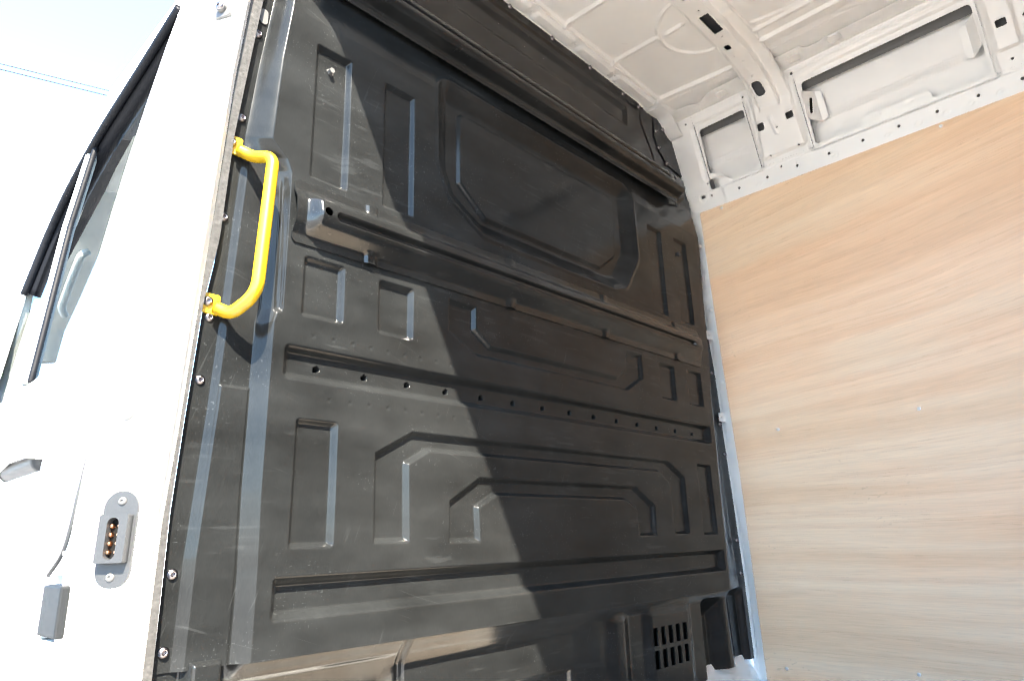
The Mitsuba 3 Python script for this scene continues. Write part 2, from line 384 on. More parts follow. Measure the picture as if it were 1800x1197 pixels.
def pan(u, z):
    top, el, fl, fr = sm((z - 1.93) / 0.05), edge_left(z), x_fl(z), x_fr(z)
    lo = I(z, [0.9, 1.24, 1.47, 1.82, 2.0, 2.5], [-0.862, -0.857, -0.843, -0.828, -0.82, -0.79]) - 0.004
    bl = I(z, [1.9, 1.99, 2.15, 2.34, 2.5], [-0.822, -0.818, -0.803, -0.782, -0.765]) - 0.006
    c1 = lo + (bl - lo) * top
    c2 = c1 + 0.011 - 0.006 * top
    c3 = np.maximum(el - 0.025, c2 + 0.003)
    er = I(z, [1.0, 1.27, 1.5, 1.69, 1.80, 1.98, 2.22, 2.4], [0.800, 0.803, 0.812, 0.818, 0.835, 0.842, 0.858, 0.858])
    C = np.stack([fl, c1, c2, c3, el, 0 * z, er, fr])
    k = np.clip(u.astype(int), 0, 6)
    q = np.arange(len(u))
    x = C[k, q] + (C[k + 1, q] - C[k, q]) * (u - k)
    return x, -panel_h(x, z), z
us = np.concatenate([np.linspace(k, k + 1, n, endpoint=False) for k, n in enumerate((8, 7, 24, 10, 345, 270, 34))] + [[7.0]])
zs = np.r_[np.linspace(1.083, 2.0, 440, endpoint=False), np.linspace(2.0, 2.45, 180)]
add('bulkhead__pressed_panel', sheet(us, zs, pan), 'panel_black', True)

# header panel above the upper rail
S_HEAD = sdf([(-0.9, 2.612), (0.505, 2.612), (0.512, 2.70), (-0.9, 2.70)], .012)
def head(u, z):
    x = x_fl(z) + u * (x_fr(z) - x_fl(z))
    y = 0.034 + 0.010 * step(S_HEAD(x, z), 0.022) + 0.008 * sm(1 - np.abs(x - 0.590 - 0.065 * sm((2.70 - z) / 0.16)) / 0.006)
    y = y - 0.006 * sm((z - 2.715) / 0.010) * sm((0.60 - x) / 0.02)
    return x, y, z
add('bulkhead__header_panel', sheet(np.linspace(0, 1, 420), np.linspace(2.43, 2.762, 150), head), 'gloss_black', True)
PLATE = Polygon([(0.677, 2.738), (0.672, 2.652), (0.693, 2.606), (0.745, 2.565), (0.862, 2.552), (0.848, 2.62), (0.815, 2.738)]).buffer(-0.006).buffer(0.006)
add('bulkhead__corner_plate', prism(PLATE, frame([0, 0.0330, 0], [1, 0, 0], [0, 0, 1]), 0.0035), 'panel_black', False)

# the two cross rails: pressed hat sections laid over the seams
def rail(name, prof, x0, x1, ends, joggles, groove, holes, mat):
    """prof: (h, z) from the upper flange to the lower one."""
    P = dense(round_path([(h, z) for h, z in prof], 0.007, 7), 0.0022)
    S = np.r_[0, np.cumsum(np.linalg.norm(np.diff(P, axis=0), axis=1))]
    zt, zb = prof[0][1], prof[-1][1]
    def fn(x, s):
        h, z = I(s, S, P[:, 0]), I(s, S, P[:, 1])
        k = 1 - ends[0] * (1 - sm((x - (x0 + 0.018)) / 0.026)) - ends[1] * sm((x - (x1 - 0.05)) / 0.034)
        hb = min(prof[0][0], prof[-1][0])
        hh = hb + (h - hb) * k
        face = sm((h - hb) / (P[:, 0].max() - hb) * 3 - 1.9)
        if groove:
            hh = hh - groove[4] * step(S_G(x, z), 0.006) * (face > 0.5)
        for j in joggles:
            hh = hh + 0.006 * sm(1.6 - np.abs(x - j) / 0.011) * (1 - sm((h - hb) / 0.012))
        return x, -hh, z
    if groove:
        S_G = sdf([(groove[0], groove[1]), (groove[2], groove[1]), (groove[2], groove[3]), (groove[0], groove[3])], (groove[3] - groove[1]) / 2 - 1e-4)
    cut = []
    for hx, hz, hr in holes:
        sF = S[np.argmin(np.abs(P[:, 1] - hz) + (P[:, 0] < P[:, 0].max() - 0.006) * 9)]
        cut.append(circ(hx, sF, hr))
    out = sdf([(x0, -0.0005), (x1, -0.0005), (x1, S[-1] + 0.0005), (x0, S[-1] + 0.0005)], 0.012)
    xs = np.r_[np.linspace(x0 - .002, x0 + 0.1, 52, endpoint=False), np.linspace(x0 + 0.1, x1 - 0.1, 330, endpoint=False), np.linspace(x1 - 0.1, x1 + .002, 46)]
    m = sheet(xs, np.linspace(0, S[-1], 80), fn, cut, out, thick=(0, 0.0028, 0))
    return add(name, m, mat, 40)
rail('bulkhead__cross_rail', [(.004, 1.917), (.005, 1.897), (.038, 1.876), (.0435, 1.846), (.036, 1.828), (.010, 1.8115), (.004, 1.808), (.004, 1.7905)], -0.737, 0.770, (0.58, 0.85), (-0.565, -0.157, 0.228, 0.613),
     (-0.667, 1.8395, 0.684, 1.8585, 0.012), [(-0.684, 1.852, 0.0085)], 'rail_black')
rail('bulkhead__cross_rail', [(-.024, 2.50), (-.020, 2.478), (.040, 2.462), (.047, 2.424), (.039, 2.414), (.008, 2.4065), (.003, 2.403), (.001, 2.390)], -0.70, 0.765, (0.5, 0.5), (-0.58, -0.195, 0.19, 0.575),
     (-0.60, 2.436, 0.628, 2.447, 0.010), [(0.656, 2.445, 0.0065)], 'rail_black')
# inner lining behind the rail's ends and holes
# ------------------------------------------------------------------ kick panel
VENT = [(0.381 + 0.0375 * k, z) for z in (0.993, 0.937) for k in range(5)]
S_VENT = [sdf([(x - .0105, z - .0225), (x + .0105, z - .0225), (x + .0105, z + .0225), (x - .0105, z + .0225)], .003) for x, z in VENT]
S_BOX = sdf([(-0.25, 0.80), (0.055, 0.80), (0.06, 0.963), (-0.25, 0.963)], .01)
S_DARK = sdf([(0.655, 0.78), (0.81, 0.78), (0.80, 1.068), (0.655, 1.068)], .02)
S_CORN = sdf([(-0.85, 0.7), (-0.785, 0.7), (-0.785, 1.102), (-0.85, 1.102)], .012)
def kick_h(x, z):
    d = np.clip(1.093 - z, 0, 1)
    main = sm((x + 0.785) / 0.03)
    roll = -0.006 - 0.022 * sm(d / 0.042)
    toe = sm((-0.455 - x) / 0.03)
    h = roll - toe * 0.62 * np.clip(d - 0.034, 0, 1) - 0.012 * sm((x + .458) / .01) * sm((-.432 - x) / .01)
    h = h - 0.012 * (1 - toe) * sm((0.16 - x) / 0.10) * sm((d - .03) / .03)
    h = h + 0.014 * sm((x - 0.17) / 0.05) * sm((0.29 - x) / 0.06) * sm((d - .02) / .03)
    h = h + 0.016 * sm((x - 0.335) / 0.04) * sm((0.60 - x) / 0.05) * sm((d - .012) / .04)
    h = h - 0.012 * step(S_BOX(x, z), .014)
    h = h - 0.042 * step(S_DARK(x, z), .055)
    h = h * main + (1 - main) * -0.034
    h = h + 0.024 * step(S_CORN(x, z), .014) - 0.05 * sm((z - 1.094) / 0.004) * (S_CORN(x, z) > 0)
    er = I(z, [0.8, 1.1], [0.825, 0.803])
    h = h - 0.040 * sm((x - er) / 0.10)
    h = np.maximum(h, -0.12)
    w = sm((x - (x_fr(z) - 0.055)) / 0.02)
    h = h * (1 - w) - 0.047 * w
    return h
def kick(u, z):
    x = x_fl(z) + u * (x_fr(z) - x_fl(z))
    return x, -kick_h(x, z), z
def vents(u, z):
    x = x_fl(z) + u * (x_fr(z) - x_fl(z))
    return np.min([s(x, z) for s in S_VENT], 0)
def foot_cut(u, z):
    x = x_fl(z) + u * (x_fr(z) - x_fl(z))
    return np.maximum(0.585 - x, z - (0.846 + 0.012 * sm((x - 0.60) / 0.25)))
kn = sheet(np.linspace(0, 1, 760), np.linspace(0.81, 1.110, 160), kick, [vents, foot_cut], thick=(0, 0.004, 0))
add('bulkhead__kick_panel', kn, 'rail_black', 50)
add('bulkhead__duct_box', merge(bbox((0.34, 0.120, 0.86), (0.60, 0.125, 1.05)), bbox((0.34, .045, .86), (.345, .12, 1.05)), bbox((.595, .045, .86), (.60, .12, 1.05)), bbox((.345, .045, .86), (.595, .12, .865)), bbox((.345, .045, 1.045), (.595, .12, 1.05))), 'hole_black', False)

# bolts: round heads with a socket
def bolt_mesh(r, h):
    k = lathe([(0, 0.35 * h), (0.30 * r, 0.35 * h), (0.36 * r, 0.92 * h), (0.50 * r, h), (0.78 * r, 0.78 * h), (0.95 * r, 0.42 * h), (r, 0.10 * h), (r, -0.3 * h)], 20)
    return k
BOLT = mikit.ply(bolt_mesh(0.0082, 0.0055), 'steel', 30)
for x, z in [(-.810, 2.216), (-.827, 2.019), (-.843, 1.811), (-.851, 1.624), (-.856, 1.516), (-.868, 1.218), (-.869, 1.111)]:
    put('bulkhead__bolt', BOLT, place([x - 0.0066, 0.0295, z], [0, -1, 0]))
for x, z in [(.880, 2.394), (.905, 2.207), (.931, 1.806), (.949, 1.623), (.958, 1.518), (.974, 1.229), (.977, 1.123), (.988, .856)]:
    put('bulkhead__bolt', BOLT, place([x, -panel_h(np.array([x]), np.array([z]))[0] if z > 1.09 else 0.072, z], [0, -1, 0]))
for x, z in [(-.28, 2.751), (-.085, 2.751), (.106, 2.751), (.297, 2.748), (.484, 2.742), (.580, 2.736)]:
    put('bulkhead__bolt', BOLT, place([x - 0.003, 0.0280, z - 0.006], [0, -1, 0]))
for x, z in [(.685, 2.680), (.735, 2.708), (.695, 2.615), (.741, 2.568)]:
    put('bulkhead__bolt', BOLT, place([x, 0.0295, z], [0, -1, 0]))
add('bulkhead__flange_plug', prism(Polygon([(0, -.010), (.0001, -.010), (.0001, .010), (0, .010)]).buffer(.0075), frame([-0.8085, 0.0295, 2.262], [1, 0, 0], [0.1, 0, 1]), 0.002), 'cap_grey', False)
def hexstud(r, L):
    m = trimesh.creation.cylinder(r, L, sections=6); m.apply_translation([0, 0, L / 2])
    w = trimesh.creation.cylinder(r * 1.35, 0.002, sections=24); w.apply_translation([0, 0, 0.001])
    return merge(m, w)
put('bulkhead__stud', mikit.ply(hexstud(.0062, .013), 'cap_grey', False), place([-0.668, 0.0135, 2.197], [0, -1, 0]))
put('bulkhead__stud', mikit.ply(hexstud(.0075, .014), 'dark_plastic', False), place([0.705, 0.0125, 2.188], [0, -1, 0]))

# ------------------------------------------------------------------ the van round it
labels['van'] = {'label': 'white panel van body seen through its open sliding side door', 'category': 'van'}
# front door pillar: jamb from the cab door's seam round to the welded edge
prof = [(0.30, 0.145), (0.10, 0.112), (0.0, 0.096), (0.10, 0.076), (0.42, 0.026), (0.66, 0.002), (0.72, -0.010), (0.78, -0.008), (0.84, 0.001), (0.96, 0.0155), (1.0, 0.0175)]
PP = round_path(prof, 0.03, 6)
def pillar(k, z):
    t, y = I(k, np.arange(len(PP)), PP[:, 0]), I(k, np.arange(len(PP)), PP[:, 1])
    a, b = x_ext(z), x_pinch(z)
    return a + (b - a) * t, y, z
add('van__door_pillar', sheet(np.arange(len(PP)), np.linspace(0.78, 2.62, 120), pillar), 'body_white', 40)
def pinch(u, z):
    a, b = x_pinch(z) - 0.0085, x_fl(z) - 0.0068
    return a + (b - a) * u, np.full_like(u, 0.0125), z
add('van__welded_edge', sheet(np.linspace(0, 1, 6), np.linspace(0.78, 2.7, 90), pinch, thick=(0, 0.008, 0)), 'galvanised', False)

# the jamb's local frame, for what is screwed to it
def jamb(t, z, off=0.0):
    a, b = x_ext(z), x_pinch(z)
    q = int(np.argmin(PP[:, 0]))
    k = I(t, PP[q:, 0], np.arange(q, len(PP)))
    x, y, _ = pillar(np.array([k]), np.array([z]))
    x2, y2, _ = pillar(np.array([k + 0.25]), np.array([z])); x1, y1, _ = pillar(np.array([k - 0.25]), np.array([z]))
    u = np.array([x2[0] - x1[0], y2[0] - y1[0], 0]); u /= np.linalg.norm(u)
    x3, y3, _ = pillar(np.array([k]), np.array([z + 0.03]))
    v = np.array([x3[0] - x[0], y3[0] - y[0], 0.03]); v /= np.linalg.norm(v)
    n = np.cross(u, v)
    return np.array([x[0], y[0], z]) + n * off, u, v, n
def jamb_at(x, z):
    """The t of the jamb profile where the surface has this x."""
    ts = np.linspace(0.12, 0.95, 200)
    xs = [jamb(t, z)[0][0] for t in ts]
    return ts[int(np.argmin(np.abs(np.array(xs) - x)))]

# cab door: outer skin, window opening, handle
WIN = [(0.262, 2.375), (0.474, 2.315), (0.72, 2.255), (0.934, 2.125), (1.045, 1.93), (1.045, 1.60), (0.587, 1.600), (0.327, 1.613), (0.318, 1.86), (0.297, 2.10)]
S_WINDOW = sdf(WIN, .012)
DOOR = [(0.104, 2.45), (0.104, 1.304), (0.118, 1.255), (0.175, 1.226), (0.354, 1.149), (0.60, 0.90), (0.75, 0.80), (1.5, 0.80), (1.5, 1.75), (1.15, 2.15), (0.80, 2.47)]
S_DOOR = sdf(DOOR, .004)
def skin(off):
    return lambda y, z: (x_ext(z) + off + 0.02 * sm((y - 0.9) / 0.7), y, z)
add('van__cab_door', sheet(np.linspace(0.10, 1.5, 180), np.linspace(0.80, 2.48, 210), skin(0.0), [S_WINDOW], S_DOOR, thick=(0.004, 0, 0)), 'body_white', 40)
add('van__cab_door__pane', sheet(np.linspace(0.24, 1.06, 30), np.linspace(1.58, 2.40, 30), skin(0.014), (), sdf([(0.735, 2.27), (0.934, 2.135), (1.055, 1.94), (1.055, 1.59), (0.655, 1.59), (0.675, 1.755), (0.733, 2.007)])), 'pane_glass', True)
seal_pts = [(0.262, 2.380), (0.474, 2.318), (0.72, 2.262), (0.934, 2.128), (1.041, 1.922)]
add('van__cab_door__window_seal', tube(dense(round_path([(x_ext(z) - 0.002 + 0.02 * sm((y - 0.9) / 0.7), y, z) for y, z in seal_pts], 0.12), 0.02), 0.0095, 12), 'rubber', True)
add('van__cab_door__window_frame', tube(dense(round_path([(x_ext(z) + 0.026 + 0.02 * sm((y - 0.9) / 0.7), y, z + 0.004) for y, z in [(0.20, 2.40)] + seal_pts], 0.12), 0.02), 0.020, 12), 'trim_dark', True)
div = [(0.727, 2.250), (0.718, 2.007), (0.660, 1.755), (0.640, 1.606)]
add('van__cab_door__window_divider', tube(dense([(x_ext(z) + 0.004, y, z) for y, z in div], 0.03), 0.0065, 10), 'rubber', True)
add('van__cab_door__window_channel', tube(dense([(x_ext(z) + 0.006, y + 0.028, z) for y, z in div], 0.03), 0.014, 10), 'trim_pale', True)
hp = [(0.69, 1.415), (0.62, 1.428), (0.50, 1.436), (0.36, 1.432), (0.322, 1.428)]
hpath = dense(round_path([(x_ext(z) - d, y, z) for (y, z), d in zip(hp, (-.002, .022, .032, .030, .012))], 0.05), 0.012)
add('van__cab_door__handle', tube(hpath, 0.0165, 16, flat=1.1), 'body_white', True)
add('van__cab_door__handle_recess', tube(dense([(x_ext(1.41) + 0.004, y, 1.412) for y in (0.36, 0.62)], 0.02), 0.019, 16), 'grey_plastic', True)

seam = round_path([(0.1005, 2.45), (0.1005, 1.304), (0.116, 1.252), (0.175, 1.222)], 0.03)
add('van__cab_door__edge_seal', tube(dense([(x_ext(z) + 0.0012, y, z) for y, z in seam], 0.02), 0.0030, 8), 'grey_plastic', True)
# body below and behind the door seam
S_LOWER = sdf([(0.180, 1.222), (0.172, 1.12), (0.165, 0.72), (1.5, 0.72), (1.5, 0.79), (0.76, 0.79), (0.61, 0.885), (0.35, 1.143)], .002)
add('van__sill', sheet(np.linspace(0.15, 1.5, 90), np.linspace(0.70, 1.24, 70), skin(0.002), (), S_LOWER, thick=(0.03, 0, 0)), 'body_white', 40)
add('van__side_moulding', bbox((-1.004, 0.080, 1.139), (-0.955, 0.170, 1.2085), .003), 'slate_plastic', False)
add('van__step_edge', bbox((-1.002, 0.082, 1.08), (-0.955, 0.165, 1.135), .003), 'dirty', False)

# fittings on the jamb
t0 = jamb_at(-0.955, 1.27)
o, u, v, n = jamb(t0, 1.27, 0.0005)
F = frame(o, u, v)
pl = Polygon([(-0.001, -0.042), (0.001, -0.042), (0.001, 0.042), (-0.001, 0.042)]).buffer(0.0245, 16)
add('van__contact_plate', prism(pl, F, 0.0035), 'grey_plastic', False)
hs = Polygon([(-.021, -.033), (.021, -.033), (.021, .033), (-.021, .033)]).buffer(-.002).buffer(.002)
slot = Polygon([(0, -.020), (0, .020)] + [(0.0001, .02)]).buffer(0.0085, 12)
add('van__contact_plate__housing', merge(prism(hs.difference(slot), F @ trimesh.transformations.translation_matrix([0, 0, .0035]), 0.013)), 'grey_plastic', False)
add('van__contact_plate__well', prism(slot.buffer(.001), F @ trimesh.transformations.translation_matrix([0, 0, .0036]), 0.002), 'hole_black', False)
PIN = mikit.ply(lathe([(0, .0062), (.0022, .0058), (.0034, .004), (.0036, 0)], 14), 'brass', 40)
for dv in (-.0185, -.0065, .0055, .0175):
    for du in (-.0058, .0058):
        put('van__contact_plate__pin', PIN, place(o + u * du + v * dv + n * .0056, n))
SCREW = mikit.ply(bolt_mesh(0.0062, 0.003), 'cap_grey', 30)
for dv in (-.052, .052): put('van__contact_plate__screw', SCREW, place(o + v * dv + n * .0035, n))
o, u, v, n = jamb(jamb_at(-0.958, 1.455), 1.455, 0.0)
put('van__blanking_cap', mikit.ply(lathe([(0, .0035), (.010, .0033), (.0125, .0022), (.0135, -.002)], 28), 'cap_grey', 40), place(o, n))
o, u, v, n = jamb(jamb_at(-0.884, 2.232), 2.232, 0.0)
F = frame(o + n * 0.0005, u, v)
add('van__door_striker', merge(prism(Polygon([(-.012, -.018), (.012, -.018), (.012, .05), (-.012, .05)]).buffer(.006), F, 0.006), prism(Point(0, -.006).buffer(.0095), F, 0.013)), 'cap_grey', False)
put('van__door_striker__bolt', BOLT, place(o - v * .006 + n * .0135, n))

# ------------------------------------------------------------------ inside of the cab seen through the window
def bar(path, ry, rz, mat, name):
    add(name, tube(dense(round_path(path, 0.08), 0.03), ry, 14, flat=rz / ry), mat, True)
def slab(rows, mat, name):
    """A shaped trim moulding: rows of left and right edge points, 25 mm thick."""
    r = np.array(rows, float)
    L, R = dense(r[:, :3], 0.02), dense(r[:, 3:], 0.02)
    n = min(len(L), len(R))
    q = np.linspace(0, 1, n)
    L, R = (np.stack([I(q, np.linspace(0, 1, len(a)), a[:, k]) for k in range(3)], 1) for a in (L, R))
    ring = np.stack([L, (L * 2 + R) / 3 + [-.001, -.006, 0], (L + R * 2) / 3 + [-.001, -.006, 0], R, R + [.008, .022, .0], L + [.008, .022, .0]], 1)
    m = ring.shape[1]
    F = [[i * m + j, i * m + (j + 1) % m, (i + 1) * m + (j + 1) % m, (i + 1) * m + j] for i in range(n - 1) for j in range(m)]
    add(name, (ring.reshape(-1, 3), np.array(F)), mat, 50)
slab([(-0.858, 0.4, 2.506, -0.845, 0.4, 2.514), (-0.866, 0.52, 2.455, -0.831, 0.52, 2.476), (-0.864, 0.65, 2.444, -0.806, 0.65, 2.475), (-0.848, 0.85, 2.453, -0.786, 0.85, 2.483), (-0.843, 1.05, 2.462, -0.791, 1.05, 2.485), (-0.828, 1.25, 2.434, -0.781, 1.25, 2.453)], 'trim_dark', 'van__headliner_edge')
slab([(-0.848, 0.5, 2.404, -0.826, 0.5, 2.416), (-0.844, 0.62, 2.406, -0.816, 0.62, 2.42), (-0.822, 0.82, 2.441, -0.798, 0.82, 2.452), (-0.808, 1.0, 2.45, -0.783, 1.0, 2.461), (-0.781, 1.25, 2.453, -0.756, 1.25, 2.463), (-0.771, 1.45, 2.409, -0.745, 1.45, 2.419), (-0.771, 1.6, 2.332, -0.744, 1.6, 2.341)], 'trim_pale', 'van__headliner_trim')
slab([(-0.862, 0.5, 2.331, -0.839, 0.5, 2.343), (-0.849, 0.65, 2.342, -0.818, 0.65, 2.357), (-0.825, 0.85, 2.372, -0.79, 0.85, 2.387), (-0.824, 1.05, 2.34, -0.775, 1.05, 2.36), (-0.796, 1.3, 2.292, -0.765, 1.3, 2.302), (-0.786, 1.45, 2.234, -0.763, 1.45, 2.241), (-0.774, 1.6, 2.158, -0.762, 1.6, 2.161)], 'trim_dark', 'van__pillar_seal')
slab([(-0.853, 0.62, 2.251, -0.818, 0.62, 2.266), (-0.839, 0.8, 2.237, -0.79, 0.8, 2.257), (-0.818, 0.95, 2.246, -0.783, 0.95, 2.258), (-0.809, 1.15, 2.204, -0.749, 1.15, 2.223), (-0.801, 1.35, 2.157, -0.725, 1.35, 2.179), (-0.79, 1.5, 2.084, -0.718, 1.5, 2.102), (-0.78, 1.65, 2.002, -0.716, 1.65, 2.015), (-0.758, 1.75, 1.911, -0.706, 1.75, 1.92)], 'trim_pale', 'van__windscreen_pillar')
bar([(-0.770, 1.24, 2.165), (-0.788, 1.24, 2.150), (-0.790, 1.30, 2.095), (-0.786, 1.40, 2.015), (-0.768, 1.42, 1.998)], .010, .012, 'trim_pale', 'van__windscreen_pillar__grab_handle')
mir = Polygon([(1.06, 1.60), (1.06, 1.935), (1.13, 1.94), (1.30, 1.80), (1.36, 1.60)])
add('van__mirror_base', prism(mir, frame([-0.945, 0, 0], [0, 1, 0], [0, 0, 1]), 0.02), 'trim_pale', False)

# ------------------------------------------------------------------ roof: header strip, skin with beads, cross bow
ZR = 2.757
S_FIELD = sdf([(-0.40, -0.205), (0.22, -0.205), (0.46, -0.185), (0.54, -0.30), (-0.40, -0.32)], .03)
def roof_h(x, y):
    """How far the skin hangs below its plane."""
    h = np.zeros_like(x)
    for bx in (-0.65, -0.40, -0.15, 0.105, 0.352):
        d = np.abs(x - bx - 0.03 * np.clip(-y - 0.02, 0, 1))
        h += 0.006 * sm(1 - d / 0.013) * sm((-y - 0.0) / 0.02) * sm((y + 0.212) / 0.02)
        h += 0.006 * sm(1 - np.abs(x - bx - 0.012) / 0.012) * sm((-y - 0.215) / 0.015) * sm((y + 0.285) / 0.012) * (bx > 0.3)
    c = np.hypot((x - 0.40) / 1.0, (y + 0.315) / 0.9)
    h += 0.005 * sm(1 - np.abs(c - 0.135) / 0.010) * (y > -0.315)
    c2 = np.hypot(x - 0.06, (y + 0.34))
    h += 0.005 * sm(1 - np.abs(c2 - 0.14) / 0.010) * (y > -0.34)
    cant = sm((x - 0.612 - 0.03 * np.clip(-y, 0, .4) / .3) / 0.012)
    h += 0.010 * cant - 0.006 * sm((x - 0.650) / 0.016)
    for bx, a in ((0.545, .006), (0.600, .010), (0.652, .006)):
        h += a * sm(1 - np.abs(x - bx) / 0.014) * sm((-y - 0.40) / 0.02) * (1 - 0.6 * (bx > .63))
    h += 0.0085 * sm((y + 0.034) / 0.008)
    h += 0.004 * sm((x - 0.50 - 0.03 * np.sin(np.clip((-y - .43) / .16, 0, 1.6))) / 0.010) * sm((-y - .42) / .02)
    return h
def roof(x, y): return x, y, ZR - roof_h(x, y) + 0.010 * (1 - ((x - CX) / 0.75) ** 2)
ys = np.r_[np.linspace(0.06, -0.62, 300, endpoint=False), np.linspace(-0.62, -4.3, 120)]
xsr = np.r_[np.linspace(-0.80, -0.1, 100, endpoint=False), np.linspace(-0.1, 0.78, 380)]
add('van__roof_panel', sheet(xsr, ys, roof), 'inner_white', True)
def header(x, y):
    tab = np.zeros_like(x)
    for k in (-0.425, -0.222, -0.018, 0.187, 0.392): tab = np.maximum(tab, sm(1.5 - np.abs(x - k) / 0.016))
    z = 2.7480 - 0.007 * (1 - tab) * sm((0.028 - y) / 0.012) * sm((y + 0.018) / 0.012) - 0.03 * sm((y - 0.022) / 0.012) * 0.3
    return x, y, z + 0.009 * (1 - ((x - CX) / 0.75) ** 2) - 0.002
TABH = [circ(k, 0.002, 0.0035) for k in (-0.222, -0.018, 0.187, 0.392)] + [circ(0.640, 0.004, .0035)]
def hd_edge(x, y):
    w = 0.005 * np.max([sm(1.5 - np.abs(x - k) / 0.022) for k in (-0.425, -0.222, -0.018, 0.187, 0.392)], 0)
    return np.maximum(y - (0.030 + w), (-0.0195 - w) - y)
add('van__roof_header', sheet(np.linspace(-0.76, 0.69, 420), np.linspace(-0.028, 0.04, 28), header, TABH, lambda x, y: hd_edge(x, y), thick=(0, 0, 0.003)), 'inner_white', 40)
def corner_plate(u, v):
    x = 0.64 + 0.15 * u; y = 0.044 - 0.068 * v
    return x, y, 2.739 - 0.06 * sm((u - 0.35) / 0.65) - 0.006 * np.sin(v * np.pi) * (1 - u) + 0.004
add('van__roof_corner', sheet(np.linspace(0, 1, 30), np.linspace(0, 1, 20), corner_plate, thick=(0, 0, 0.004)), 'inner_white', 40)

# upper side panel: lies in a plane leaning inwards, (y, s) with s up the slope
P0, US = np.array([0.9, 0.0, 2.41]), np.array([-0.13, 0, 0.33]) / math.hypot(0.13, 0.33)
NS = np.array([-US[2], 0, US[0]])                                  # towards the load bay, and down
SMALL = [(-0.082, 0.290), (-0.255, 0.292), (-0.249, 0.083), (-0.140, 0.081), (-0.112, 0.117), (-0.073, 0.125)]
BIG = [(-0.458, 0.291), (-0.944, 0.293), (-0.947, 0.079), (-0.449, 0.080)]
S_SMALL, S_BIG = sdf(SMALL, .010), sdf(BIG, .012)
def sq(y0, y1, s0, s1, r=.005): return sdf([(y1, s0), (y0, s0), (y0, s1), (y1, s1)], r)
SIDE_CUTS = [S_SMALL, S_BIG, sq(-0.065, -0.102, .066, .104, .008), sq(-.287, -.312, .192, .219), sq(-.388, -.413, .193, .217), sq(-.985, -1.011, .192, .214, .004)]
SIDE_CUTS += [circ(-0.167 - 0.1052 * k, 0.035, 0.0048) for k in range(10)] + [circ(-.326, .052, .0042)]
SIDE_CUTS += [circ(y, s, r) for y, s, r in [(-.042, .329, .0042), (-.267, .330, .0042), (-.028, .050, .0085), (-.061, .047, .0045), (-.441, .331, .005), (-.402, .099, .0035), (-.305, .100, .0035), (-.351, .183, .0035), (-1.0, .098, .004), (-.058, .093, .0032), (-1.053, .20, .006)]]
S_PIL = sdf([(-0.288, 0.42), (-0.281, 0.20), (-0.272, 0.088), (-0.430, 0.090), (-0.426, 0.28), (-0.408, 0.42)], .012)
S_RIM = sdf([(-0.052, 0.318), (-0.278, 0.320), (-0.274, 0.060), (-0.150, 0.058), (-0.122, 0.094), (-0.043, 0.102)], .015)
S_RIMB = sdf([(-0.432, 0.318), (-0.968, 0.320), (-0.971, 0.058), (-0.423, 0.058)], .02)
def side_off(y, s):
    h = -0.006 * step(S_RIM(y, s), .012) - 0.006 * step(S_RIMB(y, s), .012)
    h += 0.004 * sm((0.066 - s) / 0.006) * sm((-0.10 - y) / 0.015)
    h += 0.009 * step(S_PIL(y, s), .012)
    h += -0.004 * sm(1 - np.abs(y + 0.372) / 0.008) * sm((s - 0.155) / .01) * sm((.235 - s) / .01) * 0 + 0.004 * sm(1 - np.hypot(np.maximum(np.abs(s - .195) - .03, 0), y + .342 - 0.15 * (s - .195)) / .010)
    h += 0.003 * sm(1 - np.abs(s - 0.331) / 0.008) * sm((-.43 - y) / .01)
    h += 0.008 * sm((-0.965 - y) / 0.015) * sm((s - .125) / .01) * sm((y + 1.035) / .012)
    h += 0.002 * sm(1 - np.abs(np.hypot(y + .028, s - .05) - .017) / .004)
    for k, yy in enumerate((-.24, -.50, -.66, -.745, -.82, -.88, -.955)):
        h += (0.0016 if k % 2 else -0.0014) * sm(1 - np.abs(np.hypot((y - yy) / 1.6, s - .022) - .0045) / .004)
    return h
def side(y, s):
    P = P0 + s[:, None] * US + (side_off(y, s) - 0.003)[:, None] * NS
    roll = sm((s - 0.345) / 0.02)[:, None] * np.array([-0.002, 0, -0.006])
    P = P + roll
    return P[:, 0], y, P[:, 2]
sd_ys = np.r_[np.linspace(0.045, -0.46, 250, endpoint=False), np.linspace(-0.46, -1.12, 260, endpoint=False), np.linspace(-1.12, -4.3, 90)]
add('van__side_panel', sheet(sd_ys, np.linspace(-0.10, 0.362, 190), side, SIDE_CUTS, thick=tuple(-NS * 0.005)), 'inner_white', 40)
# rolled ledge above it with a wavy inner edge
def wavy(y): return I(-y, [0.0, 0.04, 0.09, 0.115, 0.13, 0.16, 0.175, 0.25, 0.30, 0.42, 0.50, 0.515, 0.555, 0.575, 0.80, 3.3], [.715, .715, .722, .735, .735, .718, .705, .705, .703, .703, .703, .728, .728, .722, .722, .722])
def ledge(y, u):
    x = wavy(y) + (0.772 - wavy(y)) * u
    return x, y, 2.7405 - 0.004 * u + 0.004 * (1 - u) ** 2
add('van__side_ledge', sheet(np.linspace(0.03, -1.2, 300), np.linspace(0, 1, 16), ledge, thick=(0, 0, 0.003)), 'inner_white', 40)
for yy in (-0.215, -0.47, -0.60):
    add('van__side_ledge__pad', prism(Polygon([(-.012, -.010), (.012, -.010), (.012, .010), (-.012, .010)]).buffer(.008), frame([0.735, yy, 2.739], [0, 1, 0], [1, 0, 0]), 0.004), 'inner_white', False)
